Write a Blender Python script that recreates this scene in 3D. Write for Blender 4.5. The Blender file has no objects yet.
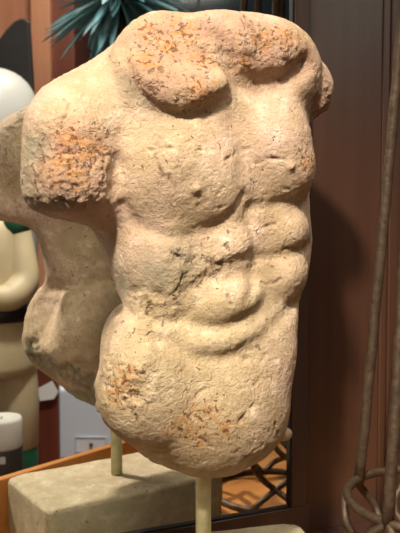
import bpy, math, random
import numpy as np
from mathutils import Vector, Matrix
random.seed(4)
rng = np.random.default_rng(11)
C = bpy.context.scene.collection

# ------------------------------------------------------------------ view geometry
FPX, PITCH, ZC = 750.0, 0.055, 1.20          # focal length in pixels, downward pitch, eye height (m)
CP, SP = math.cos(PITCH), math.sin(PITCH)
MA, MD = 0.414, 0.958                        # mirror yaw and distance of its plane from the camera along y
N = np.array([math.sin(MA), -math.cos(MA), 0.0])    # mirror normal, towards the room
T = np.array([math.cos(MA), math.sin(MA), 0.0])     # along the mirror, to the right
P0 = np.array([0.0, MD, 0.0])
Z_TABLE = ZC - 0.447

def ray(px, py):
    x, y = (px - 200) / FPX, (266.5 - py) / FPX
    return np.array([x, CP + y * SP, -SP + y * CP])          # y component = depth direction
def at(px, py, depth):                       # point seen at a pixel, at a given distance along world y
    r = ray(px, py); r = r / r[1] * depth
    return r + np.array([0, 0, ZC])
def at_z(px, py, z):
    r = ray(px, py); return r * ((z - ZC) / r[2]) + np.array([0, 0, ZC])
def on_plane(px, py, off=0.0):               # on the plane of the mirror (off = in front of it)
    r = ray(px, py); o = np.array([0, 0, ZC])
    k = (np.dot(P0, N) + off - np.dot(o, N)) / np.dot(r, N)
    return o + r * k
def mirror_pt(p):                            # the place of something seen in the mirror
    p = np.asarray(p, float); return p - 2 * np.dot(p - P0, N) * N

# ------------------------------------------------------------------ materials
def new_mat(name):
    m = bpy.data.materials.new(name); m.use_nodes = True
    nt = m.node_tree; b = nt.nodes['Principled BSDF']
    return m, nt, b
def lin(r, g, b):
    f = lambda c: (c / 255 / 12.92) if c / 255 <= .04045 else ((c / 255 + .055) / 1.055) ** 2.4
    return (f(r), f(g), f(b), 1)
def node(nt, t, **k):
    n = nt.nodes.new(t)
    for a, v in k.items():
        if a in n.inputs.keys(): n.inputs[a].default_value = v
        else: setattr(n, a, v)
    return n
def ramp(nt, fac, stops):
    r = nt.nodes.new('ShaderNodeValToRGB'); e = r.color_ramp.elements
    while len(e) < len(stops): e.new(.5)
    for i, (p, c) in enumerate(stops): e[i].position = p; e[i].color = c
    nt.links.new(fac, r.inputs[0]); return r.outputs[0]
def mix(nt, fac, a, b, mode='MIX'):
    m = nt.nodes.new('ShaderNodeMix'); m.data_type = 'RGBA'; m.blend_type = mode
    for s, v in ((0, fac), (6, a), (7, b)):
        if hasattr(v, 'node'): nt.links.new(v, m.inputs[s])
        else: m.inputs[s].default_value = v
    return m.outputs[2]
def mth(nt, op, a, b=0.0):
    m = nt.nodes.new('ShaderNodeMath'); m.operation = op
    for s, v in ((0, a), (1, b)):
        if hasattr(v, 'node'): nt.links.new(v, m.inputs[s])
        else: m.inputs[s].default_value = v
    return m.outputs[0]
def simple(name, col, rough=.5, metal=0, noise=0.0, scale=20, bump=0.0, stretch=None, spec=.5):
    m, nt, b = new_mat(name)
    b.inputs['Roughness'].default_value = rough; b.inputs['Metallic'].default_value = metal
    b.inputs['Specular IOR Level'].default_value = spec
    if noise or bump:
        tc = nt.nodes.new('ShaderNodeTexCoord'); src = tc.outputs['Object']
        if stretch:
            mp = nt.nodes.new('ShaderNodeMapping'); mp.inputs['Scale'].default_value = stretch
            nt.links.new(src, mp.inputs[0]); src = mp.outputs[0]
        n = node(nt, 'ShaderNodeTexNoise', Scale=scale, Detail=6.0); nt.links.new(src, n.inputs['Vector'])
        dark = tuple(c * (1 - noise) for c in col[:3]) + (1,); lite = tuple(min(1, c * (1 + noise * .7)) for c in col[:3]) + (1,)
        nt.links.new(ramp(nt, n.outputs[0], [(.3, dark), (.7, lite)]), b.inputs['Base Color'])
        if bump:
            bp = node(nt, 'ShaderNodeBump', Strength=bump, Distance=.004); nt.links.new(n.outputs[0], bp.inputs['Height'])
            nt.links.new(bp.outputs[0], b.inputs['Normal'])
    else: b.inputs['Base Color'].default_value = col
    return m

def stone_material(name, base, alt, green, rust_col, cracks=True):
    m, nt, b = new_mat(name)
    tc = nt.nodes.new('ShaderNodeTexCoord'); src = tc.outputs['Object']
    def nz(scale, det=4.0, rough=.55, dist=0.0):
        n = node(nt, 'ShaderNodeTexNoise', Scale=scale, Detail=det, Roughness=rough, Distortion=dist)
        nt.links.new(src, n.inputs['Vector']); return n.outputs[0]
    W, K = (1, 1, 1, 1), (0, 0, 0, 1)
    big = nz(5.5, 3); mid = nz(55, 5, .6); fine = nz(330, 4, .7); spots = nz(120, 3, .6, .6); grit = nz(420, 2, .5); blot = nz(22, 5, .62)
    col = mix(nt, ramp(nt, big, [(.38, K), (.62, W)]), base, alt)
    col = mix(nt, ramp(nt, blot, [(.36, (.5, .5, .5, 1)), (.58, K)]), col, tuple(c * k for c, k in zip(base[:3], (.66, .60, .52))) + (1,))
    col = mix(nt, ramp(nt, mid, [(.36, (.45, .45, .45, 1)), (.60, K)]), col, tuple(c * k for c, k in zip(base[:3], (.62, .56, .48))) + (1,))
    col = mix(nt, ramp(nt, mid, [(.58, K), (.74, (.5, .5, .5, 1))]), col, lin(236, 222, 194))
    col = mix(nt, ramp(nt, grit, [(.30, (.36, .36, .36, 1)), (.46, K)]), col, tuple(c * k for c, k in zip(base[:3], (.45, .38, .30))) + (1,))
    ga = node(nt, 'ShaderNodeAttribute', attribute_name='grey_green')  # per-vertex strength of the grey-green tint
    gf = mth(nt, 'MULTIPLY', ga.outputs['Fac'], ramp(nt, nz(30, 5), [(.3, (.35, .35, .35, 1)), (.6, W)]))
    col = mix(nt, gf, col, green)
    ba = node(nt, 'ShaderNodeAttribute', attribute_name='broken')
    col = mix(nt, mth(nt, 'MULTIPLY', ba.outputs['Fac'], ramp(nt, nz(26, 5, .6), [(.3, (.45, .45, .45, 1)), (.62, (.95, .95, .95, 1))])), col, lin(164, 126, 104))
    ra = node(nt, 'ShaderNodeAttribute', attribute_name='rust')
    rn = mth(nt, 'ADD', mth(nt, 'MULTIPLY', ra.outputs['Fac'], .26), nz(150, 5, .7, .6))
    stain = mth(nt, 'MULTIPLY', ra.outputs['Fac'], ramp(nt, nz(40, 5, .6), [(.40, K), (.70, (.45, .45, .45, 1))]))
    col = mix(nt, stain, col, tuple(.5 * x + .5 * y for x, y in zip(rust_col[:3], base[:3])) + (1,))
    col = mix(nt, ramp(nt, rn, [(.71, K), (.80, (.62, .62, .62, 1))]), col, rust_col)
    col = mix(nt, ramp(nt, mth(nt, 'ADD', mth(nt, 'MULTIPLY', ra.outputs['Fac'], .15), nz(210, 3, .6)), [(.68, K), (.74, (.8, .8, .8, 1))]), col, lin(104, 58, 34))
    ca = node(nt, 'ShaderNodeAttribute', attribute_name='crack')
    col = mix(nt, mth(nt, 'MULTIPLY', ca.outputs['Fac'], .7), col, lin(98, 66, 42))
    # pits
    pa = node(nt, 'ShaderNodeAttribute', attribute_name='rough')
    pn = mth(nt, 'SUBTRACT', spots, mth(nt, 'MULTIPLY', pa.outputs['Fac'], .085))
    pit = ramp(nt, pn, [(.27, W), (.33, K)])
    col = mix(nt, mth(nt, 'MULTIPLY', pit, .5), col, lin(92, 62, 40))
    h = mth(nt, 'ADD', mth(nt, 'MULTIPLY', mid, .30), mth(nt, 'MULTIPLY', fine, mth(nt, 'ADD', .55, mth(nt, 'MULTIPLY', pa.outputs['Fac'], .3))))
    h = mth(nt, 'SUBTRACT', h, mth(nt, 'MULTIPLY', pit, .55))
    if cracks:
        mp = node(nt, 'ShaderNodeTexVoronoi', Scale=34.0); mp.feature = 'DISTANCE_TO_EDGE'
        wn = node(nt, 'ShaderNodeTexNoise', Scale=25.0, Detail=4.0); nt.links.new(src, wn.inputs['Vector'])
        va = nt.nodes.new('ShaderNodeVectorMath'); va.operation = 'MULTIPLY_ADD'
        nt.links.new(wn.outputs[1], va.inputs[0]); va.inputs[1].default_value = (.05, .05, .05); nt.links.new(src, va.inputs[2])
        nt.links.new(va.outputs[0], mp.inputs['Vector'])
        gate = ramp(nt, nz(16, 3), [(.50, K), (.60, W)])
        cr = mth(nt, 'MULTIPLY', ramp(nt, mp.outputs['Distance'], [(.0, W), (.035, K)]), gate)
        h = mth(nt, 'SUBTRACT', h, mth(nt, 'MULTIPLY', cr, .15))
        col = mix(nt, mth(nt, 'MULTIPLY', cr, .12), col, lin(110, 78, 50))
    bp = node(nt, 'ShaderNodeBump', Strength=1.0, Distance=.0036); nt.links.new(h, bp.inputs['Height'])
    nt.links.new(bp.outputs[0], b.inputs['Normal']); nt.links.new(col, b.inputs['Base Color'])
    b.inputs['Roughness'].default_value = .82; b.inputs['Specular IOR Level'].default_value = .25
    return m

def wood_material(name, c0, c1, axis=2, scale=30, rough=.4, stretch=.06, coat=0.0):
    m, nt, b = new_mat(name)
    tc = nt.nodes.new('ShaderNodeTexCoord'); mp = nt.nodes.new('ShaderNodeMapping')
    s = [1, 1, 1]; s[axis] = stretch; mp.inputs['Scale'].default_value = s
    nt.links.new(tc.outputs['Object'], mp.inputs[0])
    n = node(nt, 'ShaderNodeTexNoise', Scale=scale, Detail=7.0, Roughness=.6, Distortion=.4); nt.links.new(mp.outputs[0], n.inputs['Vector'])
    nt.links.new(ramp(nt, n.outputs[0], [(.32, c0), (.68, c1)]), b.inputs['Base Color'])
    bp = node(nt, 'ShaderNodeBump', Strength=.12, Distance=.002); nt.links.new(n.outputs[0], bp.inputs['Height'])
    nt.links.new(bp.outputs[0], b.inputs['Normal'])
    b.inputs['Roughness'].default_value = rough; b.inputs['Coat Weight'].default_value = coat
    b.inputs['Coat Roughness'].default_value = .25
    return m

# ------------------------------------------------------------------ object helpers
LOC = {}
def thing(name, label, cat, loc, group=None):
    o = bpy.data.objects.new(name, None); C.objects.link(o); o.empty_display_size = .05
    o.location = loc; o['label'] = label; o['category'] = cat
    if group: o['group'] = group
    LOC[o.name] = np.asarray(loc, float); return o
def tag(o, label, cat, group=None):
    o['label'] = label; o['category'] = cat
    if group: o['group'] = group
    return o
def obj(name, V, F, m, parent=None, loc=None, smooth=True, refl=False, bevel=0.0, sub=0, label=None):
    """V in world coordinates; refl=True: V describes where it shows in the mirror."""
    V = np.asarray(V, float)
    if refl:
        V = V - 2 * ((V - P0) @ N)[:, None] * N[None]; F = [tuple(reversed(f)) for f in F]
    org = None
    if parent is not None:
        q = parent; off = np.zeros(3)
        while q is not None: off = off + np.array(LOC[q.name]); q = q.parent
        org = off; mine = np.zeros(3)
    else:
        org = np.asarray(loc, float) if loc is not None else np.array([*(V.min(0) + V.max(0))[:2] / 2, V[:, 2].min()])
        mine = org
    me = bpy.data.meshes.new(name); me.from_pydata([tuple(v) for v in V - org], [], F); me.update()
    if smooth: me.polygons.foreach_set('use_smooth', [True] * len(me.polygons))
    o = bpy.data.objects.new(name, me); C.objects.link(o); me.materials.append(m)
    o.location = mine; LOC[o.name] = mine
    if parent is not None: o.parent = parent
    if bevel:
        bv = o.modifiers.new('bevel', 'BEVEL'); bv.width = bevel; bv.segments = 3; bv.limit_method = 'ANGLE'; bv.angle_limit = .6
        if smooth: bv.harden_normals = False
    if sub:
        sb = o.modifiers.new('sub', 'SUBSURF'); sb.levels = sub; sb.render_levels = sub
    if label: o['label'] = label
    return o
def struct(o): o['kind'] = 'structure'; return o

def join(*parts):
    V, F = [], []
    for v, f in parts:
        n = len(V); V += [tuple(p) for p in v]; F += [tuple(i + n for i in q) for q in f]
    return V, F
BOXF = [(0, 3, 2, 1), (4, 5, 6, 7), (0, 1, 5, 4), (1, 2, 6, 5), (2, 3, 7, 6), (3, 0, 4, 7)]
def box(c, size, yaw=0.0):
    c = np.asarray(c, float); hx, hy, hz = [s / 2 for s in size]; co, si = math.cos(yaw), math.sin(yaw); V = []
    for z in (-hz, hz):
        for x, y in ((-hx, -hy), (hx, -hy), (hx, hy), (-hx, hy)):
            V.append(c + np.array([x * co - y * si, x * si + y * co, z]))
    return V, BOXF
def bar(a, b, thick_dir, thick, z0, z1):     # an upright board from a to b (xy), thickness along thick_dir
    a = np.asarray(a, float)[:2]; b = np.asarray(b, float)[:2]; d = np.asarray(thick_dir, float)[:2] * thick
    V = []
    for z in (z0, z1):
        for p in (a, b, b + d, a + d): V.append((p[0], p[1], z))
    # orientation
    u = b - a; s = u[0] * d[1] - u[1] * d[0]
    F = BOXF if s > 0 else [tuple(reversed(f)) for f in BOXF]
    return V, F
def lathe(c, prof, n=32):
    c = np.asarray(c, float); V, F = [], []
    for r, z in prof:
        for k in range(n):
            a = 2 * math.pi * k / n; V.append(c + np.array([r * math.cos(a), r * math.sin(a), z]))
    for i in range(len(prof) - 1):
        for k in range(n):
            F.append((i * n + k, i * n + (k + 1) % n, (i + 1) * n + (k + 1) % n, (i + 1) * n + k))
    F.append(tuple(reversed(range(n)))); F.append(tuple((len(prof) - 1) * n + k for k in range(n)))
    return V, F
def catmull(P, n=10):
    P = [np.asarray(p, float) for p in P]; Q = [2 * P[0] - P[1]] + P + [2 * P[-1] - P[-2]]; out = []
    for i in range(1, len(Q) - 2):
        a, b, c, d = Q[i - 1:i + 3]
        for k in range(n):
            t = k / n
            out.append(.5 * ((2 * b) + (c - a) * t + (2 * a - 5 * b + 4 * c - d) * t * t + (3 * b - a - 3 * c + d) * t ** 3))
    out.append(P[-1]); return out
def tube(P, r, n=12, closed=False):
    P = [np.asarray(p, float) for p in P]; R = r if hasattr(r, '__len__') else [r] * len(P); V, F = [], []
    m = len(P); prev = None
    for i, p in enumerate(P):
        t = (P[(i + 1) % m] - P[i - 1]) if closed else (P[min(i + 1, m - 1)] - P[max(i - 1, 0)])
        t = t / (np.linalg.norm(t) + 1e-12)
        if prev is None:
            h = np.array([0, 0, 1.0]) if abs(t[2]) < .9 else np.array([1.0, 0, 0]); u = np.cross(t, h)
        else: u = prev - t * np.dot(prev, t)
        u = u / np.linalg.norm(u); prev = u; w = np.cross(t, u)
        for k in range(n):
            a = 2 * math.pi * k / n; V.append(p + R[i] * (math.cos(a) * u + math.sin(a) * w))
    for i in range(m if closed else m - 1):
        j = (i + 1) % m
        for k in range(n): F.append((i * n + k, i * n + (k + 1) % n, j * n + (k + 1) % n, j * n + k))
    if not closed:
        F.append(tuple(reversed(range(n)))); F.append(tuple((m - 1) * n + k for k in range(n)))
    return V, F
def ball(c, r, nu=24, nv=14, f=None):
    c = np.asarray(c, float); r = np.asarray(r if hasattr(r, '__len__') else (r, r, r), float); V, F = [], []
    for i in range(1, nv):
        ph = math.pi * i / nv
        for k in range(nu):
            a = 2 * math.pi * k / nu; V.append(c + r * np.array([math.sin(ph) * math.cos(a), math.sin(ph) * math.sin(a), -math.cos(ph)]))
    for i in range(nv - 2):
        for k in range(nu): F.append((i * nu + k, i * nu + (k + 1) % nu, (i + 1) * nu + (k + 1) % nu, (i + 1) * nu + k))
    V.append(c - r * np.array([0, 0, 1])); V.append(c + r * np.array([0, 0, 1])); b, t = len(V) - 2, len(V) - 1
    for k in range(nu):
        F.append((b, (k + 1) % nu, k)); F.append(((nv - 2) * nu + k, (nv - 2) * nu + (k + 1) % nu, t))
    return V, F

# ------------------------------------------------------------------ torso: signed distance field meshed by surface nets
ROD = np.array([(203.5 - 200) / FPX * .79, .79])
TA = 0.40                                             # yaw of the torso
E1 = np.array([math.cos(TA), math.sin(TA), 0.0]); E2 = np.array([math.sin(TA), -math.cos(TA), 0.0])   # its left-right and front axes
O = np.array([ROD[0], ROD[1], ZC])
def loc3(p):
    d = np.asarray(p) - O; return np.array([d @ E1, d @ E2, d[2]])
def S(px, py, F):                                     # point on a sight line at torso depth F (in front of the rod)
    r = ray(px, py); o = np.array([0, 0, ZC]) - O
    k = (F - o @ E2) / (r @ E2); return loc3(np.array([0, 0, ZC]) + r * k)

H = 0.0026
lo = np.array([-.235, -.150, -.290]); hi = np.array([.215, .160, .262])
nx, ny, nz_ = [int((b - a) / H) + 1 for a, b in zip(lo, hi)]
gu = (lo[0] + H * np.arange(nx)).astype(np.float32)[:, None, None]
gf = (lo[1] + H * np.arange(ny)).astype(np.float32)[None, :, None]
gz = (lo[2] + H * np.arange(nz_)).astype(np.float32)[None, None, :]

# body rows: pixel row, left/right outline, front depth, back depth
rows = [(34, 160, 280, .030, .040), (62, 112, 304, .048, .058), (100, 86, 313, .058, .075), (150, 76, 312, .062, .082), (208, 77, 313, .060, .080),
        (243, 98, 316, .058, .070), (273, 110, 311, .056, .062), (300, 116, 299, .056, .060), (330, 122, 292, .062, .078),
        (355, 110, 290, .068, .090), (385, 93, 288, .072, .082), (410, 104, 288, .073, .066), (434, 124, 286, .069, .044),
        (453, 144, 268, .060, .032), (464, 171, 238, .046, .016)]
zz = []; cl = []; cr = []; cf = []; cb = []
for py, l, r, df, db in rows:
    a, b = S(l, py, -.018), S(r, py, .018)
    zz.append((a[2] + b[2]) / 2); cl.append(a[0]); cr.append(b[0]); cf.append(df); cb.append(db)
zz, cl, cr, cf, cb = [np.array(x)[::-1] for x in (zz, cl, cr, cf, cb)]
def smooth_interp(z, xs, ys):
    t = np.linspace(xs[0], xs[-1], 400); v = np.interp(t, xs, ys); k = np.hanning(23); k /= k.sum()
    v2 = np.convolve(np.pad(v, 11, 'edge'), k, 'valid'); return np.interp(z, t, v2)
zc_ = np.clip(gz[0, 0], zz[0], zz[-1])
L_, R_, Fd, Bd = [smooth_interp(zc_, zz, y).astype(np.float32)[None, None, :] for y in (cl, cr, cf, cb)]
cu, wu = (L_ + R_) / 2, (R_ - L_) / 2
dd = np.where(gf > 0, Fd, Bd)
pw = 2.2 + 1.3 * np.exp(-((gz + .125) / .05) ** 2)      # squarer hips
q = (np.abs((gu - cu) / wu) ** pw + np.abs(gf / dd) ** pw) ** (1 / pw)
SD = ((q - 1) * np.minimum(wu, dd) * .9).astype(np.float32)
over = np.maximum(gz - zz[-1], zz[0] - gz); SD = np.maximum(SD, over.astype(np.float32))
SD = SD.copy()

def smin(a, b, k):
    h = np.clip(.5 + .5 * (b - a) / k, 0, 1); return b + (a - b) * h - k * h * (1 - h)
def smax(a, b, k): return -smin(-a, -b, k)
def win(c, r):                                        # index window around a point
    i0 = np.maximum(((c - r - lo) / H).astype(int), 0); i1 = np.minimum(((c + r - lo) / H).astype(int) + 2, [nx, ny, nz_])
    return tuple(slice(a, b) for a, b in zip(i0, i1))
def rotm(yaw=0, roll=0, tip=0):                       # roll in the frontal plane, tip about the left-right axis, yaw about z
    a, b, c = yaw, roll, tip
    Rz = np.array([[math.cos(a), -math.sin(a), 0], [math.sin(a), math.cos(a), 0], [0, 0, 1]])
    Ry = np.array([[math.cos(b), 0, math.sin(b)], [0, 1, 0], [-math.sin(b), 0, math.cos(b)]])
    Rx = np.array([[1, 0, 0], [0, math.cos(c), -math.sin(c)], [0, math.sin(c), math.cos(c)]])
    return Rz @ Ry @ Rx
def rel(w, c, M):
    X, Y, Z = gu[w[0]] - c[0], gf[:, w[1]] - c[1], gz[:, :, w[2]] - c[2]
    return [M[0, i] * X + M[1, i] * Y + M[2, i] * Z for i in range(3)]
def ellipsoid(c, r, k=.008, roll=0.0, tip=0.0, yaw=0.0, sub=False):
    global SD
    w = win(c, max(r) + .03); M = rotm(yaw, roll, tip); a, b, d = rel(w, c, M)
    k0 = np.sqrt((a / r[0]) ** 2 + (b / r[1]) ** 2 + (d / r[2]) ** 2); k1 = np.sqrt((a / r[0] ** 2) ** 2 + (b / r[1] ** 2) ** 2 + (d / r[2] ** 2) ** 2) + 1e-6
    e = (k0 * (k0 - 1) / k1).astype(np.float32)
    SD[w] = smax(SD[w], -e, k) if sub else smin(SD[w], e, k)
def capsule_sd(w, a, b, ra, rb):
    ab = b - a; L2 = ab @ ab; X, Y, Z = gu[w[0]] - a[0], gf[:, w[1]] - a[1], gz[:, :, w[2]] - a[2]
    t = np.clip((X * ab[0] + Y * ab[1] + Z * ab[2]) / L2, 0, 1)
    return np.sqrt((X - t * ab[0]) ** 2 + (Y - t * ab[1]) ** 2 + (Z - t * ab[2]) ** 2) - (ra + (rb - ra) * t), t
def capsule(a, b, ra, rb, k=.012, cut=None, cut_k=.034):
    global SD
    c = (a + b) / 2; w = win(c, np.abs(b - a) / 2 + max(ra, rb) + .03); e, t = capsule_sd(w, a, b, ra, rb)
    if cut is not None:                               # (point, normal): flat broken end
        p, n = cut; X, Y, Z = gu[w[0]] - p[0], gf[:, w[1]] - p[1], gz[:, :, w[2]] - p[2]
        e = smax(e, X * n[0] + Y * n[1] + Z * n[2], cut_k)
    SD[w] = smin(SD[w], e.astype(np.float32), k)
def hit_m(px, py):                                    # the same, along a sight line that goes by way of the mirror
    a = np.array([0, 0, ZC]); b = a + ray(px, py); a, b = mirror_pt(a), mirror_pt(b); return hit(0, 0, a, b - a, 1.0)
def hit(px, py, o=None, r=None, t=.55):               # where a sight line meets the sculpture
    r = ray(px, py) if r is None else r; d = np.array([r @ E1, r @ E2, r[2]]); o = loc3(np.array([0, 0, ZC]) if o is None else o)
    d = d / np.linalg.norm(d); t1 = t + .55
    for _ in range(400):
        p = o + d * t; i = (p - lo) / H
        if np.all(i >= 0) and np.all(i < [nx - 1, ny - 1, nz_ - 1]):
            j = tuple(np.round(i).astype(int)); v = float(SD[j])
            if v < .0006: return p
            t += max(v * .6, .0008)
        else: t += .003
        if t > t1: break
    return S(px, py, .05)
def groove(pts, depth, width, onto=None, n=10):       # a crease (depth > 0) or ridge (depth < 0) drawn over the surface
    P = np.array([hit(*p) for p in pts]) if onto is None else np.array(onto)
    Q = np.array(catmull(P, n)); c = (Q.min(0) + Q.max(0)) / 2; w = win(c, (Q.max(0) - Q.min(0)) / 2 + width * 2.6)
    best = None
    for a, b in zip(Q[:-1], Q[1:]):
        if np.linalg.norm(b - a) < 1e-6: continue
        e, _ = capsule_sd(w, a, b, 0, 0); best = e if best is None else np.minimum(best, e)
    tq = 1.0
    SD[w] += (depth * np.exp(-(best / width) ** 2)).astype(np.float32)
def bump_at(px, py, amp, r, p=None):                  # soft local swelling
    c = hit(px, py) if p is None else np.asarray(p); r = np.asarray(r if hasattr(r, '__len__') else (r,) * 3)
    w = win(c, r * 2.4); X, Y, Z = gu[w[0]] - c[0], gf[:, w[1]] - c[1], gz[:, :, w[2]] - c[2]
    SD[w] -= (amp * np.exp(-(X / r[0]) ** 2 - (Y / r[1]) ** 2 - (Z / r[2]) ** 2)).astype(np.float32)

#TORSO_BEGIN
# shoulders, neck stump, arm stumps
capsule(S(150, 92, -.012), S(78, 123, -.012), .046, .046, .03)                                    # trapezius
st_a, st_b = S(71, 136, .022), S(67, 205, .030)
capsule(st_a, st_b, .0445, .0440, .024, cut=(S(66, 217, .028), np.array([-.05, .12, -1.0]) / 1.01))       # left arm stump
ellipsoid(S(270, 66, .012), (.058, .050, .049), .014, roll=.42)                                   # raised right shoulder
ellipsoid(S(310, 90, .000), (.021, .034, .032), .012)
ellipsoid(S(228, 58, -.006), (.052, .046, .046), .02)
nk = np.array([-.10, .80, .56]); nk /= np.linalg.norm(nk)
fc = S(178, 52, .048)
capsule(fc - nk * .09, fc + nk * .05, .060, .057, .018, cut=(fc + nk * .004, nk), cut_k=.012)                              # neck stump
ellipsoid(S(226, 50, .036), (.044, .030, .036), .02)
ellipsoid(S(270, 56, .032), (.040, .034, .031), .006, roll=-.1)
ellipsoid(S(180, 96, .046), (.042, .024, .024), .022)
# chest
ellipsoid(S(178, 168, .036), (.066, .040, .068), .012, roll=.25)
ellipsoid(S(208, 183, .040), (.038, .036, .048), .014, roll=-.5)
ellipsoid(S(272, 150, .034), (.043, .040, .058), .012, roll=-.1)
ellipsoid(S(281, 173, .034), (.032, .034, .028), .014, roll=-.2)
# rib cage and belly muscles
ellipsoid(S(165, 268, .024), (.044, .044, .062), .014, roll=-.2)
ellipsoid(S(221, 250, .039), (.042, .030, .025), .012, roll=-.55)
ellipsoid(S(280, 232, .030), (.026, .032, .025), .014, roll=-.15)
ellipsoid(S(221, 300, .042), (.042, .034, .028), .009, roll=-.3)
ellipsoid(S(279, 274, .029), (.026, .032, .025), .014, roll=-.2)
ellipsoid(S(150, 306, .010), (.024, .034, .015), .010, roll=.25)
ellipsoid(S(137, 380, .044), (.029, .024, .050), .045)
ellipsoid(S(220, 336, .038), (.058, .034, .022), .012, roll=-.12)
ellipsoid(S(222, 405, .030), (.066, .046, .060), .016)
# creases
groove([(237, 122), (240, 150), (244, 185), (248, 206)], .0025, .011)
groove([(124, 205), (134, 222), (152, 232), (180, 237), (210, 228), (234, 212), (243, 196)], .005, .005)
groove([(250, 207), (272, 205), (292, 198), (309, 188)], .004, .005)
groove([(249, 212), (256, 240), (255, 270), (250, 300)], .004, .007)
groove([(186, 292), (205, 278), (228, 266), (252, 255)], .0045, .005)
groove([(257, 258), (280, 256), (300, 250), (312, 246)], .0035, .005)
groove([(186, 238), (196, 252), (190, 272), (184, 292), (188, 312)], .003, .006)
groove([(186, 318), (205, 328), (228, 328), (248, 314)], .003, .005)
groove([(150, 338), (172, 344), (196, 357), (224, 358), (252, 345), (276, 325), (298, 302)], .0035, .007)
groove([(128, 310), (138, 318), (155, 322), (180, 320)], .004, .005)
groove([(130, 292), (145, 288), (160, 296)], .003, .004)
groove([(148, 338), (146, 355), (138, 372)], -.004, .008)
groove([(232, 60), (240, 76), (258, 87), (284, 81), (306, 66)], .022, .009)
groove([(230, 18), (229, 45), (231, 66)], .004, .009)
groove([(204, 112), (216, 106), (228, 100)], .006, .010)
groove([(122, 42), (127, 70), (139, 98), (163, 113), (190, 116)], .008, .006)
groove([(118, 165), (116, 190)], .005, .007)
ellipsoid(hit(196, 189), (.0042, .0042, .0042), .003); ellipsoid(hit(291, 167), (.0038, .0038, .0038), .003)
bump_at(175, 150, .004, .035); bump_at(270, 130, .003, .03)
for px, py, a, r in ((180, 258, .004, .004), (213, 265, .003, .003), (148, 312, .004, .0045), (205, 262, .003, .003), (243, 418, .0018, .003), (252, 408, .0018, .0025),
                     (246, 360, .004, .0035), (137, 396, .003, .004), (303, 60, .004, .003)):
    ellipsoid(hit(px, py), (r * 1.3, r, r * .9), .003, sub=True)
ellipsoid(S(284, 434, .004), (.010, .010, .008), .006)
# the back: spine, shoulder blades, waist, buttocks
def B(u, z, f): return np.array([u, f, z])
ellipsoid(B(-.075, .075, -.060), (.055, .030, .060), .02, roll=-.3)
ellipsoid(B(.075, .085, -.060), (.055, .030, .060), .02, roll=.3)
ellipsoid(B(-.048, -.128, -.052), (.048, .046, .050), .014)
ellipsoid(B(.062, -.118, -.052), (.056, .048, .050), .014)
groove(None, .010, .010, onto=[B(.0, .16, -.09), B(.0, .05, -.088), B(.0, -.05, -.065), B(.002, -.11, -.08)])
groove(None, .010, .007, onto=[B(.002, -.09, -.085), B(.002, -.14, -.104), B(.002, -.20, -.09)])
groove(None, .006, .010, onto=[B(-.10, -.075, -.03), B(-.05, -.072, -.062), B(.0, -.08, -.066), B(.05, -.07, -.062), B(.10, -.065, -.03)])
groove(None, .006, .009, onto=[hit_m(48, 288), hit_m(75, 286), hit_m(100, 282)])
groove(None, .004, .006, onto=[hit_m(98, 262), hit_m(95, 292), hit_m(84, 322), hit_m(75, 350)])
#TORSO_END

def vnoise(P, scale, seed):                           # smooth lattice noise, -1..1
    r = np.random.default_rng(seed); G = r.uniform(-1, 1, (32, 32, 32)).astype(np.float32)
    q = P * scale; i = np.floor(q).astype(int); t = q - i; t = t * t * (3 - 2 * t); out = 0
    for dx in (0, 1):
        for dy in (0, 1):
            for dz in (0, 1):
                wgt = (t[:, 0] if dx else 1 - t[:, 0]) * (t[:, 1] if dy else 1 - t[:, 1]) * (t[:, 2] if dz else 1 - t[:, 2])
                out = out + wgt * G[(i[:, 0] + dx) & 31, (i[:, 1] + dy) & 31, (i[:, 2] + dz) & 31]
    return out
def surface_nets(A):
    neg = A < 0
    cells = np.zeros(tuple(s - 1 for s in A.shape), np.int8)
    for d in np.ndindex(2, 2, 2): cells += neg[tuple(slice(k, s - 1 + k) for k, s in zip(d, A.shape))]
    act = (cells > 0) & (cells < 8); idx = np.argwhere(act); ids = -np.ones(act.shape, np.int32); ids[act] = np.arange(len(idx))
    acc = np.zeros((len(idx), 3)); cnt = np.zeros(len(idx))
    corners = list(np.ndindex(2, 2, 2))
    for a in corners:
        for ax in range(3):
            if a[ax]: continue
            b = list(a); b[ax] = 1
            va = A[tuple((idx + a).T)]; vb = A[tuple((idx + b).T)]; cr_ = (va < 0) != (vb < 0)
            t = np.where(cr_, va / np.where(cr_, va - vb, 1), 0); p = np.array(a)[None] + t[:, None] * (np.array(b) - np.array(a))[None]
            acc += np.where(cr_[:, None], p, 0); cnt += cr_
    V = lo + H * (idx + acc / cnt[:, None])
    Fs = []
    for ax in range(3):
        u, v = (ax + 1) % 3, (ax + 2) % 3
        sl0 = [slice(None)] * 3; sl1 = [slice(None)] * 3; sl0[ax] = slice(0, -1); sl1[ax] = slice(1, None)
        n0, n1 = neg[tuple(sl0)], neg[tuple(sl1)]; e = np.argwhere(n0 != n1)
        e = e[(e[:, u] > 0) & (e[:, v] > 0)]
        e = e[(e[:, u] < A.shape[u] - 1) & (e[:, v] < A.shape[v] - 1)]
        du = np.eye(3, dtype=int)[u]; dv = np.eye(3, dtype=int)[v]
        quad = np.stack([ids[tuple((e - du - dv).T)], ids[tuple((e - dv).T)], ids[tuple(e.T)], ids[tuple((e - du).T)]], 1)
        flip = ~neg[tuple(e.T)]; quad[flip] = quad[flip][:, ::-1]; Fs.append(quad)
    return V, np.concatenate(Fs)

SV, SF = surface_nets(SD)
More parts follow.
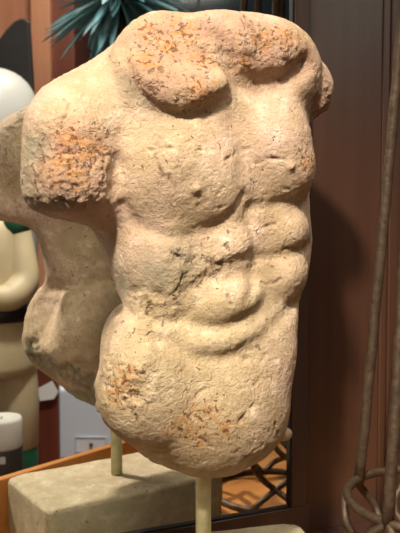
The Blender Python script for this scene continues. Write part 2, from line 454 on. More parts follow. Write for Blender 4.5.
# keep the largest connected shell
lab = np.arange(len(SV))
for _ in range(400):
    m_ = lab[SF].min(1); new = lab.copy()
    for k in range(4): np.minimum.at(new, SF[:, k], m_)
    new = new[new]
    if np.array_equal(new, lab): break
    lab = new
keep = lab == np.bincount(lab).argmax(); remap = np.cumsum(keep) - 1
SF = remap[SF[keep[SF].all(1)]]; SV = SV[keep]
# one linear subdivision so that chips and pits are real relief
def subdivide(V, F):
    E = np.concatenate([np.sort(F[:, [k, (k + 1) % 4]], 1) for k in range(4)]); U, inv = np.unique(E, axis=0, return_inverse=True); inv = inv.reshape(4, -1)
    n = len(V); mid = (V[U[:, 0]] + V[U[:, 1]]) / 2; cen = V[F].mean(1); V2 = np.concatenate([V, mid, cen]); m = n + len(U)
    c = m + np.arange(len(F)); e = n + inv
    F2 = np.concatenate([np.stack([F[:, k], e[k], c, e[(k - 1) % 4]], 1) for k in range(4)]); return V2, F2
def normals(V, F):
    a = V[F[:, 2]] - V[F[:, 0]]; b = V[F[:, 3]] - V[F[:, 1]]; fn = np.cross(a, b); vn = np.zeros_like(V)
    for k in range(4): np.add.at(vn, F[:, k], fn)
    return vn / (np.linalg.norm(vn, axis=1)[:, None] + 1e-12)
def relax(V, F, lam=.4, it=1):
    for _ in range(it):
        s = np.zeros_like(V); c = np.zeros(len(V))
        for k in range(4):
            np.add.at(s, F[:, k], V[F[:, (k + 1) % 4]]); np.add.at(c, F[:, k], 1)
        V = V + lam * (s / c[:, None] - V)
    return V
SV = relax(SV, SF, .45, 2)
hits = {k: np.array([hit(*p) for p in v]) for k, v in {
    'rust': [(150, 32), (185, 30), (205, 60), (150, 60), (168, 45), (200, 90), (260, 40), (285, 35), (245, 60), (70, 140), (80, 155), (62, 160), (95, 150), (75, 175), (125, 378), (115, 390), (205, 412), (180, 425), (195, 435), (225, 425), (308, 160), (283, 462)],
    'rough': [(150, 40), (180, 40), (210, 40), (150, 80), (190, 95), (260, 40), (290, 50), (240, 50), (45, 150), (70, 160), (95, 160), (60, 195), (90, 195), (30, 180), (110, 385), (135, 390), (325, 105), (150, 310), (190, 265), (215, 262)],
    'grey_green': [(35, 150), (32, 185), (60, 195), (135, 85), (150, 102), (180, 260), (160, 270), (120, 280), (110, 300)]}.items()}
hits['broken'] = np.array([hit(*p) for p in [(140, 40), (160, 28), (180, 24), (205, 24), (150, 62), (175, 55), (200, 55), (180, 80), (160, 85), (200, 80), (225, 40), (245, 30), (262, 38), (285, 40), (300, 55), (265, 60), (240, 60), (70, 150), (85, 150), (60, 175), (85, 180), (322, 100)]])
crack_lines = [np.array(catmull([hit(*p) for p in L], 10)) for L in (
    [(172, 252), (180, 258), (188, 262)], [(180, 250), (181, 266)], [(146, 296), (140, 303), (146, 312), (156, 318)], [(146, 312), (151, 303)], [(127, 296), (138, 300)],
    [(203, 258), (212, 264), (223, 261)], [(211, 258), (213, 270)], [(238, 424), (243, 417), (250, 412), (254, 405)], [(243, 417), (246, 425)], [(262, 282), (270, 284), (281, 280)],
    [(225, 160), (238, 151), (250, 147)], [(256, 164), (270, 158), (284, 160)], [(160, 138), (157, 158), (163, 178)], [(131, 394), (137, 402), (143, 396)], [(150, 150), (172, 147)],
    [(36, 145), (43, 160), (40, 178)], [(283, 250), (293, 246)], [(168, 176), (177, 192)], [(275, 424), (279, 441)], [(60, 128), (66, 112), (70, 104)], [(200, 440), (214, 447)], [(225, 290), (232, 304)],
    [(185, 275), (178, 290), (170, 296)], [(262, 228), (274, 224)], [(52, 188), (62, 183), (78, 186)], [(195, 395), (206, 388)], [(255, 385), (262, 376)])]
def crack_field(P, w):
    f = np.zeros(len(P))
    for L in crack_lines:
        m = np.where(((P > L.min(0) - .008) & (P < L.max(0) + .008)).all(1))[0]
        if len(m): f[m] = np.maximum(f[m], np.exp(-(((P[m][:, None] - L[None]) ** 2).sum(2).min(1)) / w ** 2))
    return f
def field(P, pts, r):
    f = np.zeros(len(P))
    for p in pts: f = np.maximum(f, np.exp(-((P - p) ** 2).sum(1) / r ** 2))
    return f
SV, SF = subdivide(SV, SF); SV = relax(SV, SF, .4, 1)
hits['low'] = np.array([hit_m(*p) for p in [(32, 352), (42, 362), (55, 368), (70, 374), (85, 382), (97, 388), (50, 380), (62, 390), (78, 398), (92, 402), (40, 372)]])
rough = field(SV, hits['rough'], .026)
low = np.clip(field(SV, hits['low'], .020) * 1.6, 0, 1); back = np.clip((-.02 - SV[:, 1]) / .03, 0, 1)
rough = np.maximum(rough, np.maximum(low, back * .25)); stub_back = np.clip((-.10 - SV[:, 0]) / .02, 0, 1) * np.clip((SV[:, 2] - .0) / .02, 0, 1) * np.clip((.01 - SV[:, 1]) / .02, 0, 1)
rough = np.maximum(rough, .6 * stub_back)
nrm = normals(SV, SF)
d = .0005 * vnoise(SV, 45, 1) + .0003 * vnoise(SV, 110, 2) + .0003 * vnoise(SV, 260, 3)
rg = np.abs(vnoise(SV, 70, 4)) + .6 * np.abs(vnoise(SV, 150, 5)) + .4 * np.abs(vnoise(SV, 320, 6))
d = d + rough * (.0030 * (rg - .75)) + low * (.0036 * vnoise(SV, 60, 7) + .0032 * vnoise(SV, 130, 12))
pits = np.clip(vnoise(SV, 170, 8) + .35 * vnoise(SV, 40, 9) - .62, 0, 1); d = d - .0024 * pits
wob = SV + .0016 * np.stack([vnoise(SV, 220, 31), vnoise(SV, 220, 32), vnoise(SV, 220, 33)], 1)
crk = crack_field(wob, .0017) * np.clip(.75 + .6 * vnoise(SV, 150, 34), 0, 1); d = d - .0026 * crk
SV = SV + nrm * d[:, None]
TW = O + SV[:, :1] * E1 + SV[:, 1:2] * E2 + SV[:, 2:] * np.array([0, 0, 1.0])
stone = stone_material('weathered_plaster', lin(199, 176, 138), lin(200, 168, 146), lin(136, 128, 104), lin(184, 124, 50))
Z_BLOCK = ZC - .362
torso_base = np.array([ROD[0], ROD[1], Z_BLOCK])
torso = thing('torso_sculpture', 'weathered cream male torso sculpture with broken neck and arm stumps on a metal rod', 'sculpture', torso_base)
tb = obj('torso', TW, [tuple(int(i) for i in f) for f in SF], stone, torso)
for nm, arr in (('rust', field(SV, hits['rust'], .023)), ('rough', rough), ('crack', crk), ('broken', field(SV, hits['broken'], .026)), ('grey_green', np.maximum(field(SV, hits['grey_green'], .022), np.maximum(low * .9, back * .2)))):
    at_ = tb.data.attributes.new(nm, 'FLOAT', 'POINT'); at_.data.foreach_set('value', arr.astype(np.float32))
rod_m = simple('painted_rod', lin(190, 184, 140), .5, 0, .25, 60, .1)
obj('rod', *tube([(ROD[0], ROD[1], Z_BLOCK + .0003), (ROD[0], ROD[1], ZC - .16)], .0083, 20), rod_m, torso, label='greenish cream metal support rod')

# ------------------------------------------------------------------ stone block under the torso
BA = .24
bx_, by_, bh = .139, .080, Z_BLOCK - Z_TABLE
def rounded_slab(hx, hy, h, rc, nseg=6, step=.006):
    """dense rounded-corner slab as a height-stack of outlines, with worn edges"""
    out = []
    for sx, sy, a0 in ((1, -1, -90), (1, 1, 0), (-1, 1, 90), (-1, -1, 180)):
        for k in range(nseg + 1):
            a = math.radians(a0 + 90 * k / nseg); out.append((sx * (hx - rc) + rc * math.cos(a), sy * (hy - rc) + rc * math.sin(a)))
    P = []
    for i, p in enumerate(out):
        qn = out[(i + 1) % len(out)]; n = max(1, int(math.dist(p, qn) / step))
        for k in range(n): P.append((p[0] + (qn[0] - p[0]) * k / n, p[1] + (qn[1] - p[1]) * k / n))
    P = np.array(P); rings = []; e = .007
    for t in np.linspace(0, 1, 5): rings.append((1, -e * (1 - math.sin(t * math.pi / 2)), e * (1 - math.cos(t * math.pi / 2))))
    for t in np.linspace(0, 1, 10)[1:]: rings.append((1, 0, e + (h - 2 * e) * t))
    for t in np.linspace(0, 1, 5)[1:]: rings.append((1, -e * (1 - math.cos(t * math.pi / 2)), h - e + e * math.sin(t * math.pi / 2)))
    for s in (.9, .8, .7, .6, .5, .4, .3, .2, .1, .02): rings.append((s, -e, h))
    V, F = [], []; n = len(P); r0 = np.linalg.norm(P, axis=1)[:, None]
    for s, ins, z in rings:
        q_ = P * (1 + ins / r0 * 1.3) * s if s == 1 else P * (1 - e / r0 * 1.3) * s
        V += [(x, y, z) for x, y in q_]
    for i in range(len(rings) - 1):
        for k in range(n): F.append((i * n + k, i * n + (k + 1) % n, (i + 1) * n + (k + 1) % n, (i + 1) * n + k))
    F.append(tuple(reversed(range(n)))); F.append(tuple((len(rings) - 1) * n + k for k in range(n)))
    return np.array(V), F
BV, BF = rounded_slab(bx_, by_, bh, .016)
nb = BV / (np.linalg.norm(BV, axis=1)[:, None] + 1e-9); edge = np.clip(1 - (np.minimum(np.minimum(bx_ - np.abs(BV[:, 0]), by_ - np.abs(BV[:, 1])) + np.abs(BV[:, 2] - bh), .02) / .02), 0, 1)
corner = np.exp(-((np.abs(BV[:, 0]) - bx_) ** 2 + (np.abs(BV[:, 1]) - by_) ** 2) / .018 ** 2)
dis = (.0006 * vnoise(BV + 3, 60, 21) + (.0010 + .0035 * corner) * np.minimum(vnoise(BV + 3, 120, 22), .2) * np.maximum(edge, corner))
flat_bottom = BV[:, 2] > .004
cen = np.array([0, 0, bh / 2]); dirn = (BV - cen) / np.linalg.norm(BV - cen, axis=1)[:, None]
BV = BV + dirn * (dis * flat_bottom)[:, None]
co, si = math.cos(BA), math.sin(BA)
BW = np.stack([ROD[0] + BV[:, 0] * co - BV[:, 1] * si, ROD[1] + BV[:, 0] * si + BV[:, 1] * co, Z_TABLE + BV[:, 2]], 1)
block_m = stone_material('block_stone', lin(204, 190, 158), lin(206, 184, 154), lin(150, 148, 112), lin(190, 120, 50), cracks=False)
block = tag(obj('stone_block', BW, BF, block_m, loc=(ROD[0], ROD[1], Z_TABLE)), 'grey green rounded stone block carrying the rod of the torso', 'plinth')
rc_ = np.array([bx_, by_, bh])
rs = np.exp(-((BV - rc_) ** 2).sum(1) / .022 ** 2) + .5 * np.exp(-((BV - np.array([-bx_, -by_, bh])) ** 2).sum(1) / .02 ** 2)
for nm, arr in (('rust', np.clip(rs, 0, 1)), ('rough', np.maximum(corner, .2)), ('grey_green', np.where(BV[:, 2] < bh - .006, .6, .12))):  # grey-green tint stronger on the sides than on top
    at_ = block.data.attributes.new(nm, 'FLOAT', 'POINT'); at_.data.foreach_set('value', arr.astype(np.float32))

# ------------------------------------------------------------------ mirror and panelled wall
dark_wood = wood_material('dark_wood', lin(50, 31, 24), lin(86, 55, 39), 2, 15, .42, .03, .6)
frame_wood = wood_material('frame_wood', lin(56, 40, 35), lin(80, 58, 48), 2, 26, .38, .05, .15)
black_edge = simple('black_edge', lin(18, 16, 16), .35)
glass_m, nt, b = new_mat('mirror_silver'); b.inputs['Metallic'].default_value = 1; b.inputs['Roughness'].default_value = .0; b.inputs['Base Color'].default_value = (.90, .91, .90, 1)
gr = on_plane(289.5, 507)                       # lower right corner of the glass
s1 = (gr - P0) @ T; s0 = -.62; zb, zt = gr[2], ZC + .62
def wallpt(s, off, z): return P0 + T * s + N * off + np.array([0, 0, z])
def slab(s_a, s_b, z_a, z_b, off_a, off_b):
    V = [wallpt(s, o_, z) for z in (z_a, z_b) for s, o_ in ((s_a, off_b), (s_b, off_b), (s_b, off_a), (s_a, off_a))]
    return V, BOXF
mirror = thing('mirror', 'tall wall mirror in dark wood frame reflecting the back of the torso', 'mirror', wallpt((s0 + s1) / 2, 0, Z_TABLE))
obj('mirror_glass', *slab(s0, s1, zb, zt, -.004, 0), glass_m, mirror, smooth=False)
fw = .030
fr = join(slab(s0 - fw, s1 + fw, Z_TABLE, zb, -.016, .006), slab(s0 - fw, s1 + fw, zt, zt + fw, -.016, .006),
          slab(s0 - fw, s0, zb, zt, -.016, .006), slab(s1, s1 + fw - .006, zb, zt, -.016, .006))
obj('frame', *fr, frame_wood, mirror, smooth=False, bevel=.0015)
e_ = .0028
obj('inner_edge', *join(slab(s0, s1, zb, zb + e_, 0, .0045), slab(s1 - e_, s1, zb, zt, 0, .0045), slab(s0, s1, zt - e_, zt, 0, .0045), slab(s0, s0 + e_, zb, zt, 0, .0045)), black_edge, mirror, smooth=False, label='thin black inner edge')
# wall boards to the right of the frame, one continuous panelled wall
parts = [slab(-1.6, 1.9, 0, 2.7, -.10, -.034)]
sx = s1 + fw - .004
for wdt in (.135, .014, .05, .06, .08, .09, .09, .09, .12, .12, .12, .12): 
    parts.append(slab(sx, sx + wdt - .0014, .0, 2.7, -.034, -.016 + random.uniform(-.0015, .0015))); sx += wdt
wall_back = struct(obj('wall_back', *join(*parts), dark_wood, smooth=False, bevel=.002))

struct(obj('trim_1', *slab(s1 + fw + .002, 1.6, Z_TABLE, Z_TABLE + .012, -.016, .055), dark_wood, smooth=False, bevel=.002))
# ------------------------------------------------------------------ wrought iron plant stand on the right
iron = simple('rusty_iron', lin(88, 70, 53), .55, .45, .35, 90, .5)
RC = at(441, 499, .86); rr = 94 / FPX * .86; zr = RC[2]
stand = thing('iron_obelisk', 'rusty wrought iron obelisk stand with ring and curled feet beside the mirror', 'plant stand', (RC[0], RC[1], Z_TABLE))
th = np.linspace(0, 2 * math.pi, 73)[:-1]
ring = lambda r, z: [(RC[0] + r * math.cos(a), RC[1] + r * math.sin(a), z) for a in th]
obj('ring', *tube(ring(rr, zr), .0052, 12, True), iron, stand)
apex = np.array([RC[0], RC[1], zr + 1.22])
angs = [math.radians(a) for a in (138, 222, 290, 340, 30, 85)]
for a in angs:
    b0 = np.array([RC[0] + rr * math.cos(a), RC[1] + rr * math.sin(a), zr - .004]); 
    pts = [b0 + (apex - b0) * t * .93 + np.array([random.uniform(-.0006, .0006), random.uniform(-.0006, .0006), 0]) for t in np.linspace(0, 1, 40)]
    obj('upright', *tube(pts, [.0068 - .001 * t for t in np.linspace(0, 1, 40)], 12), iron, stand)
for a in angs:
    z0 = Z_TABLE + .006; hh = zr - z0
    for sg in (-1, 1):
        prof = [(0, 0, 1), (.10, .010, .86), (.22, .002, .62), (.16, -.016, .40), (.02, -.022, .26), (-.16, -.006, .12), (-.26, -.010, 0)]
        pts = [np.array([RC[0] + (rr + dr) * math.cos(a + sg * da * 1.5), RC[1] + (rr + dr) * math.sin(a + sg * da * 1.5), z0 + hh * t]) for da, dr, t in prof]
        obj('curled_foot', *tube(catmull(pts, 8), .0050, 10), iron, stand)
obj('finial', *ball(apex - np.array([0, 0, .085]), .016), iron, stand)
obj('base_ring', *tube(ring(rr - .010, Z_TABLE + .0052), .005, 12, True), iron, stand)

# ------------------------------------------------------------------ orange wood display table with a raised lip
orange = wood_material('orange_wood', lin(176, 112, 52), lin(206, 142, 74), 0, 22, .42, .08, .1)
zl = ZC - .366
la, lb = at_z(0, 480, zl), at_z(110, 447, zl)
la, lb = mirror_pt(la), mirror_pt(lb); ld = (lb - la) / np.linalg.norm(lb - la)
la2, lb2 = la - ld * .30, la + ld * .85; ln = np.array([ld[1], -ld[0], 0])      # ln points away from the mirror
table = thing('display_table', 'orange wooden display table with raised front lip, seen in the mirror', 'table', (ROD[0], ROD[1], 0))
back_l = P0 - T * .72 + N * (-.012); back_r = P0 + T * .78 + N * (-.012)
def poly_slab(pts, z0, z1):
    n = len(pts); V = [(p[0], p[1], z) for z in (z0, z1) for p in pts]
    F = [tuple(reversed(range(n))), tuple(range(n, 2 * n))] + [(i, (i + 1) % n, n + (i + 1) % n, n + i) for i in range(n)]
    return V, F
obj('tabletop', *poly_slab([la2, lb2, back_r, back_l], Z_TABLE - .03, Z_TABLE), orange, table, smooth=False)
obj('front_lip', *bar(la2, lb2, ln, .014, Z_TABLE - .03, zl), orange, table, smooth=False, bevel=.002)
for p in (la2 + ld * .05 - ln * .05, lb2 - ld * .08 - ln * .05, back_r - T * .08 + N * .07, back_l + T * .05 + N * .08):
    obj('leg', *box((p[0], p[1], (Z_TABLE - .03) / 2), (.05, .05, Z_TABLE - .03), MA), orange, table, smooth=False)

# ------------------------------------------------------------------ things standing in the room, seen in the mirror (given by where they show in it)
VR = lambda px, py, d: at(px, py, d)
def vbox(px0, px1, py0, py1, d, thick, yaw=0.0):       # upright box facing the mirror
    a, b = VR(px0, py1, d), VR(px1, py0, d)
    return box(((a[0] + b[0]) / 2, d + thick / 2, (a[2] + b[2]) / 2), (b[0] - a[0], thick, b[2] - a[2]), yaw)
def wz(v, f, z0):                                     # carry the foot of a shape down to z0
    V = np.array(v, float); m = V[:, 2] < V[:, 2].min() + 1e-4; V[m, 2] = z0; return V, f
def mloc(px, d, z):
    p = VR(px, 300, d); p[2] = z; return mirror_pt(p)
cream = simple('cream_paint', lin(206, 188, 148), .5, 0, .10, 14, .05)
green = simple('green_paint', lin(28, 84, 58), .45, 0, .15, 30)
navy = simple('navy_paint', lin(22, 24, 34), .4)
redp = simple('red_paint', lin(150, 40, 34), .5)
Z_SIDE = ZC - .645                                     # top of the side table
side_m = wood_material('side_table_wood', lin(96, 56, 36), lin(126, 78, 50), 0, 20, .45, .1)
# side table that carries the figure, the urn, the candle and the white box
sA, sB = VR(-40, 440, 1.50), VR(125, 440, 2.45)
side = thing('side_table', 'low brown side table behind the orange lip, hidden under figure and candle', 'table', mirror_pt([-.40, 1.80, 0]))
obj('tabletop', *box((-.40, 1.80, Z_SIDE - .0151), (.74, .72, .03)), side_m, side, smooth=False, refl=True)
for x in (-.74, -.06):
    for y in (1.48, 2.12): obj('leg', *box((x, y, (Z_SIDE - .03) / 2), (.05, .05, Z_SIDE - .03)), side_m, side, smooth=False, refl=True)
# candle
dC = 1.50; pc = VR(2, 466, dC); rC = 20.5 / FPX * dC; zt_c = VR(2, 417, dC)[2]; zm_c = VR(2, 446, dC)[2]
candle = thing('pillar_candle', 'short white pillar candle in dark holder behind the orange lip', 'candle', mirror_pt([pc[0], dC, Z_SIDE]))
wax = simple('white_wax', lin(236, 232, 220), .6)
hold = simple('dark_holder', lin(58, 50, 46), .5)
obj('wax', *lathe((pc[0], dC, 0), [(rC * .98, zm_c), (rC, zm_c + .004), (rC, zt_c - .006), (rC * .95, zt_c), (rC * .8, zt_c - .002), (rC * .3, zt_c - .004)], 40), wax, candle, refl=True)
obj('holder', *lathe((pc[0], dC, 0), [(rC * .96, Z_SIDE), (rC * 1.02, Z_SIDE + .004), (rC * 1.02, zm_c - .002), (rC * .99, zm_c)], 40), hold, candle, refl=True)
th_ = np.linspace(-1.9, -1.15, 10); LV = [(pc[0] + rC * 1.03 * math.cos(a), dC + rC * 1.03 * math.sin(a), z) for z in (VR(0, 458, dC)[2], VR(0, 451, dC)[2]) for a in th_]
obj('paper_label', LV, [(k, k + 1, 11 + k, 10 + k) for k in range(9)], simple('label_paper', lin(225, 222, 215), .8), candle, refl=True, label='small white paper label')
obj('wick', *tube([(pc[0], dC, zt_c - .004), (pc[0] + .001, dC, zt_c + .001)], .0013, 8), hold, candle, refl=True)

# painted wooden figure
dF = 1.72; pxm = dF / FPX
def FP(px, py, dy=0.0): p = VR(px, py, dF); p[1] += dy; return p
fig = thing('wooden_figure', 'cream painted wooden figure with green shoulders, cuffs and black belt', 'figurine', mirror_pt([FP(0, 300)[0] - .02, dF, Z_SIDE]))
cx = FP(-8, 300)[0]
def zf(py): return VR(0, py, dF)[2]
coat = [(.100, zf(372)), (.106, zf(362)), (.100, zf(340)), (.094, zf(318)), (.096, zf(290)), (.094, zf(258)), (.084, zf(232)), (.060, zf(214)), (.030, zf(206))]
obj('coat', *lathe((cx, dF, 0), coat, 40), cream, fig, refl=True)
obj('belt', *lathe((cx, dF, 0), [(.094, zf(319)), (.114, zf(318)), (.114, zf(304)), (.096, zf(303))], 40), navy, fig, refl=True, label='black belt')
for sgn in (-1, 1):
    lx = cx + sgn * .050
    obj('trouser_leg', *lathe((lx, dF, 0), [(.046, zf(448)), (.052, zf(444)), (.054, zf(400)), (.050, zf(362)), (.044, zf(352))], 28), cream, fig, refl=True)
    obj('boot', *lathe((lx, dF, 0), [(.046, Z_SIDE), (.052, Z_SIDE + .005), (.050, zf(446)), (.040, zf(440))], 28), green, fig, refl=True, label='dark green boot')
    m = lambda px: cx + sgn * (FP(px, 300)[0] - cx)
    arm = catmull([(m(20), dF - .02, zf(228)), (m(26), dF - .035, zf(255)), (m(29), dF - .05, zf(280)), (m(20), dF - .085, zf(293)), (m(6), dF - .11, zf(294))], 8)
    arm_o = obj('arm', *tube(arm, list(np.interp(np.linspace(0, 1, len(arm)), [0, .5, .75, 1], [.030, .034, .032, .026])), 20), cream, fig, refl=True)
    cuff = [(m(8.5), dF - .108, zf(294)), (m(-1), dF - .118, zf(294))]
    obj('cuff', *tube(cuff, .0315, 20), green, arm_o, refl=True, label='green cuff')
    obj('hand', *ball((m(-6), dF - .12, zf(294)), (.026, .024, .026)), simple('skin_paint', lin(206, 160, 126), .5), arm_o, refl=True)
    obj('shoulder_patch', *ball((m(19), dF - .026, zf(225)), (.036, .036, .034)), green, arm_o, refl=True, label='green shoulder patch')
obj('button', *ball((FP(1, 225)[0], dF - .083, zf(226)), .009), navy, fig, refl=True, label='dark button')
obj('head', *ball((cx - .03, dF, zf(186)), (.062, .066, .082)), simple('face_paint', lin(206, 160, 126), .5), fig, refl=True)
obj('collar', *lathe((cx - .02, dF, 0), [(.050, zf(220)), (.056, zf(212)), (.050, zf(205))], 30), green, fig, refl=True, label='green collar')

# tall white rounded urn and black rounded board behind the figure
dU = 2.02; ux = VR(-6, 300, dU)[0]; zU = lambda py: VR(0, py, dU)[2]; k_ = dU / FPX
white_g = simple('white_glaze', lin(190, 188, 180), .35, 0, .04, 8)
top = zU(68); prof = [(.06, Z_SIDE), (.075, Z_SIDE + .01), (.10, zU(330)), (.125, zU(220)), (.136, zU(150)), (.134, zU(120)), (.122, zU(98)), (.100, zU(82)), (.066, zU(72)), (.03, zU(68.6)), (.004, top)]
urn = tag(obj('white_urn', *lathe((ux, dU, 0), prof, 48), white_g, refl=True, sub=1), 'tall smooth white urn with domed top, upper left of the mirror', 'urn')
dK = 2.36; K = lambda px, py: VR(px, py, dK); zk = 0.0
out = [K(-6, 300), K(34, 300), K(33, 88), K(29, 22), K(27, 19), K(21, 18), K(14, 21), K(6, 29), K(0, 37), K(-6, 46)]
out = [(p[0], p[2]) for p in out]; out[0] = (out[0][0], zk); out[1] = (out[1][0], zk)
n_ = len(out); KV = [(x, dK, z) for x, z in out] + [(x, dK + .03, z) for x, z in out]
KF = [tuple(range(n_)), tuple(reversed(range(n_, 2 * n_)))] + [((i + 1) % n_, i, n_ + i, n_ + (i + 1) % n_) for i in range(n_)]
tag(obj('black_board', KV, KF, simple('black_lacquer', lin(62, 60, 60), .4, 0, .15, 12), refl=True, smooth=False, bevel=.006), 'upright black board with one rounded shoulder behind the white urn', 'board')

# white box with a socket plate, and a paper slip
dW = 2.02
wb = simple('white_plastic', lin(214, 222, 232), .5)
wbx = thing('white_storage_box', 'pale bluish white box with a small square plate, behind the torso', 'box', mirror_pt([VR(84, 300, dW)[0], dW + .1, Z_SIDE]))
v, f = vbox(56, 122, 388, 460, dW, .12); obj('body', *wz(v, f, Z_SIDE), wb, wbx, refl=True, smooth=False, bevel=.012)
obj('plate', *vbox(75, 106, 437, 453, dW - .004, .006), simple('plate_white', lin(232, 236, 240), .4), wbx, refl=True, smooth=False, bevel=.004, label='small pale plate')
obj('plate_rim', *tube([VR(a, b_, dW - .004) for a, b_ in ((75.5, 437.5), (105.5, 437.5), (105.5, 452.5), (75.5, 452.5))], .0025, 8, True), simple('rim_grey', lin(160, 166, 176), .5), wbx, refl=True)
obj('plate_hole', *ball(VR(91, 445, dW - .008), .005), navy, wbx, refl=True, label='dark round hole in the plate')  # small dark ball standing in for the dark hole of the plate
v, f = vbox(38, 58, 362, 455, 1.985, .02); tag(obj('shaded_post_board', *wz(v, f, Z_SIDE), wood_material('shaded_post_wood', lin(96, 44, 30), lin(124, 62, 42), 2, 22, .5, .06), refl=True, smooth=False, bevel=.002), 'added dark reddish brown board for the shaded post, between painted figure and white box', 'board')  # added board; its dark red stands for light falloff on the cabinet post
# brown cabinet upright behind, with paler front post
dP = 2.78
cab = thing('brown_cabinet', 'tall terracotta brown cabinet with a paler front post beside the plant', 'cabinet', mirror_pt([VR(45, 300, dP)[0], dP + .15, 0]))
post_m = wood_material('post_wood', lin(206, 140, 104), lin(226, 160, 122), 2, 18, .5, .06)
red_m = wood_material('redbrown_wood', lin(112, 58, 42), lin(140, 78, 58), 2, 18, .5, .06)
pan_m = wood_material('panel_wood', lin(186, 122, 92), lin(204, 138, 104), 2, 18, .5, .06)
def full(v, f): V = np.array(v); V[V[:, 2] < V[:, 2].mean(), 2] = 0; V[V[:, 2] > V[:, 2].mean(), 2] = 2.3; return V, f
obj('post', *full(*vbox(35, 50, 0, 400, dP - .04, .06)), post_m, cab, refl=True, smooth=False, bevel=.004)
obj('side_panel', *full(*vbox(50, 74, 0, 400, dP, .38)), red_m, cab, refl=True, smooth=False, bevel=.004)
obj('door', *full(*vbox(-60, 35, 0, 400, dP, .38)), pan_m, cab, refl=True, smooth=False, bevel=.004)
# paper slip leaning on the box
sl = [VR(37, 389, 1.97), VR(52, 381, 1.97), VR(58, 392, 1.97), VR(54, 399, 1.97), VR(40, 401, 1.97)]
SV_ = [tuple(p) for p in sl] + [tuple(p + np.array([0, .003, 0])) for p in sl]
tag(obj('paper_slip', SV_, [(0, 4, 3, 2, 1), (5, 6, 7, 8, 9)] + [(i, (i + 1) % 5, 5 + (i + 1) % 5, 5 + i) for i in range(5)], simple('slip_paper', lin(236, 236, 232), .8), refl=True, smooth=False), 'crumpled white paper slip pinned beside the brown post', 'paper')

# potted yucca with blue green strap leaves
dY = 2.36; yc = VR(118, -6, dY)
yucca = thing('potted_yucca', 'potted plant with long pointed blue green strap leaves, top of the mirror', 'plant', mirror_pt([yc[0], yc[1], 0]))
leaf_m = [simple('leaf_' + n, c, .45, 0, .18, 30) for n, c in (('teal', lin(132, 188, 196)), ('pale', lin(172, 214, 218)), ('deep', lin(80, 138, 146)))]
pot_m = simple('pot_clay', lin(120, 70, 50), .8, 0, .1, 20)
obj('pot', *lathe((yc[0], yc[1], 0), [(.12, 0), (.13, .01), (.17, .30), (.18, .31), (.18, .34), (.16, .34), (.155, .29), (.02, .29)], 36), pot_m, yucca, refl=True)
obj('stem', *tube([(yc[0], yc[1], .28), (yc[0] + .01, yc[1], .8), (yc[0] - .008, yc[1], 1.3), (yc[0], yc[1], yc[2] - .02)], [.035, .03, .028, .024], 14), simple('stem_bark', lin(70, 58, 44), .9, 0, .3, 40, .4), yucca, refl=True)
def leaf(L, az, el, droop, wd):
    d0 = np.array([math.cos(az) * math.cos(el), math.sin(az) * math.cos(el), math.sin(el)]); side_ = np.array([-math.sin(az), math.cos(az), 0]); V, F = [], []
    up = np.cross(d0, side_); up = -up if up[2] < 0 else up; n = 12
    for i in range(n + 1):
        t = i / n; w_ = wd * (.55 + 1.2 * t) * (1 - t ** 2.6) if t < 1 else 0; w_ = max(w_, .0006)
        p = yc + d0 * L * t + np.array([0, 0, -droop * L * t * t]); 
        V += [p - side_ * w_ + up * w_ * .35, p - up * .0012, p + side_ * w_ + up * w_ * .35, p + up * .0012]
    for i in range(n):
        for k in range(4): F.append((4 * i + k, 4 * i + (k + 1) % 4, 4 * i + 4 + (k + 1) % 4, 4 * i + 4 + k))
    F += [(3, 2, 1, 0), tuple(4 * n + k for k in range(4))]
    return V, F
lr = random.Random(8)
for k in range(98):
    az = k * 2.39996 + lr.uniform(-.2, .2); el = math.radians(lr.choice([-58, -44, -32, -22, -12, 0, 12, 40]) + lr.uniform(-7, 7))
    obj('leaf', *leaf(lr.uniform(.18, .28), az, el, lr.uniform(.02, .14), lr.uniform(.014, .020)), leaf_m[lr.choice([0, 0, 0, 1, 1, 2])], yucca, refl=True)
# dark glazed cabinet behind the plant
dG = 3.20
dk = thing('dark_cabinet', 'dark glazed display cabinet behind the blue green plant', 'cabinet', mirror_pt([VR(190, 300, dG)[0], dG + .2, 0]))
obj('body', *full(*vbox(62, 330, 0, 400, dG, .40)), simple('cabinet_black', lin(36, 38, 40), .5), dk, refl=True, smooth=False, bevel=.004)
obj('glass_door', *full(*vbox(200, 322, 0, 400, dG - .012, .008)), simple('dark_glass', lin(34, 48, 54), .12), dk, refl=True, smooth=False)
obj('glass_door', *full(*vbox(70, 197, 0, 400, dG - .012, .008)), simple('dark_glass_b', lin(34, 48, 54), .12), dk, refl=True, smooth=False)

# ------------------------------------------------------------------ room
floor_m = wood_material('floor_boards', lin(88, 60, 42), lin(120, 84, 58), 1, 14, .45, .1)
terra = simple('terracotta_paint', lin(176, 116, 82), .8, 0, .12, 6)
darkp = simple('dark_paint', lin(44, 46, 48), .7, 0, .3, 5)
white_p = simple('ceiling_paint', lin(226, 220, 208), .9)
X0, X1, Y0, Y1 = -2.2, 3.0, -2.6, 2.4
def bx2(x0, x1, y0, y1, z0, z1): return box(((x0 + x1) / 2, (y0 + y1) / 2, (z0 + z1) / 2), (x1 - x0, y1 - y0, z1 - z0))
struct(obj('floor', *bx2(X0, X1, Y0, Y1, -.1, 0), floor_m, smooth=False))
struct(obj('ceiling', *bx2(X0, X1, Y0, Y1, 2.7, 2.8), white_p, smooth=False))
struct(obj('wall_left', *bx2(X0 - .1, X0, Y0, Y1, 0, 2.7), white_p, smooth=False))
struct(obj('wall_right', *bx2(X1, X1 + .1, Y0, Y1, 0, 2.7), darkp, smooth=False))
struct(obj('wall_front', *bx2(X0, X1, Y0 - .1, Y0, 0, 2.7), white_p, smooth=False))

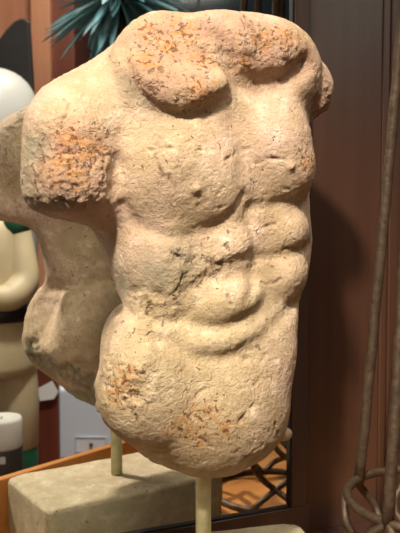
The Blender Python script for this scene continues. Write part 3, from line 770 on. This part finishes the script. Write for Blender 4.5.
# ------------------------------------------------------------------ light
def area(name, loc, target, size, power, col):
    l = bpy.data.lights.new(name, 'AREA'); l.energy = power; l.size = size; l.color = col; l.shape = 'DISK'
    o = bpy.data.objects.new(name, l); C.objects.link(o); o.location = loc
    o.rotation_euler = (Vector(target) - Vector(loc)).to_track_quat('-Z', 'Y').to_euler(); return o
sp = bpy.data.lights.new('shop_spotlight', 'SPOT'); sp.energy = 226; sp.color = (1, .915, .80); sp.spot_size = math.radians(35); sp.spot_blend = 1.0; sp.shadow_soft_size = .06
so = bpy.data.objects.new('shop_spotlight', sp); C.objects.link(so); so.location = (-.30, -.36, 2.26)
so.rotation_euler = (Vector((-.03, .74, 1.20)) - Vector(so.location)).to_track_quat('-Z', 'Y').to_euler()
sq = bpy.data.lights.new('reflected_fill_spot', 'SPOT'); sq.energy = 110; sq.color = (1, .95, .88); sq.spot_size = math.radians(50); sq.spot_blend = .8; sq.shadow_soft_size = .10  # added unseen spot that brightens the things reflected in the mirror
so = bpy.data.objects.new('reflected_fill_spot', sq); C.objects.link(so); so.location = (-.05, .80, 2.62)
so.rotation_euler = (Vector((.54, .02, 1.15)) - Vector(so.location)).to_track_quat('-Z', 'Y').to_euler()
area('overhead_fill', (.62, .22, 2.66), (.7, .0, 0), .7, 20, (1, .93, .82))  # unseen fill, placed to light plant and room things from the mirror side
area('panel_sheen_light', (2.9, -.85, 2.15), (0, 1.0, 1.4), 1.1, 22, (.97, 1, .88))  # no window here; added for the pale sheen on the wood panel
area('front_fill', (-.5, -1.4, 2.66), (0, .7, 1.0), 1.2, 9, (1, .94, .86))  # added soft fill from behind the camera, no lamp built
w = bpy.data.worlds.new('world'); bpy.context.scene.world = w; w.use_nodes = True
w.node_tree.nodes['Background'].inputs[0].default_value = (.9, .86, .8, 1); w.node_tree.nodes['Background'].inputs[1].default_value = .05

# ------------------------------------------------------------------ camera
cam = bpy.data.cameras.new('camera'); co_ = bpy.data.objects.new('camera', cam); C.objects.link(co_)
cam.sensor_fit = 'VERTICAL'; cam.sensor_height = 36; cam.lens = FPX / 533 * 36; cam.clip_start = .02
co_.location = (0, 0, ZC); co_.rotation_euler = (math.pi / 2 - PITCH, 0, 0)
cam.dof.use_dof = True; cam.dof.focus_distance = .74; cam.dof.aperture_fstop = 13
sc = bpy.context.scene; sc.camera = co_
sc.view_settings.view_transform = 'Standard'; sc.view_settings.look = 'None'; sc.view_settings.gamma = 1; sc.view_settings.exposure = 0
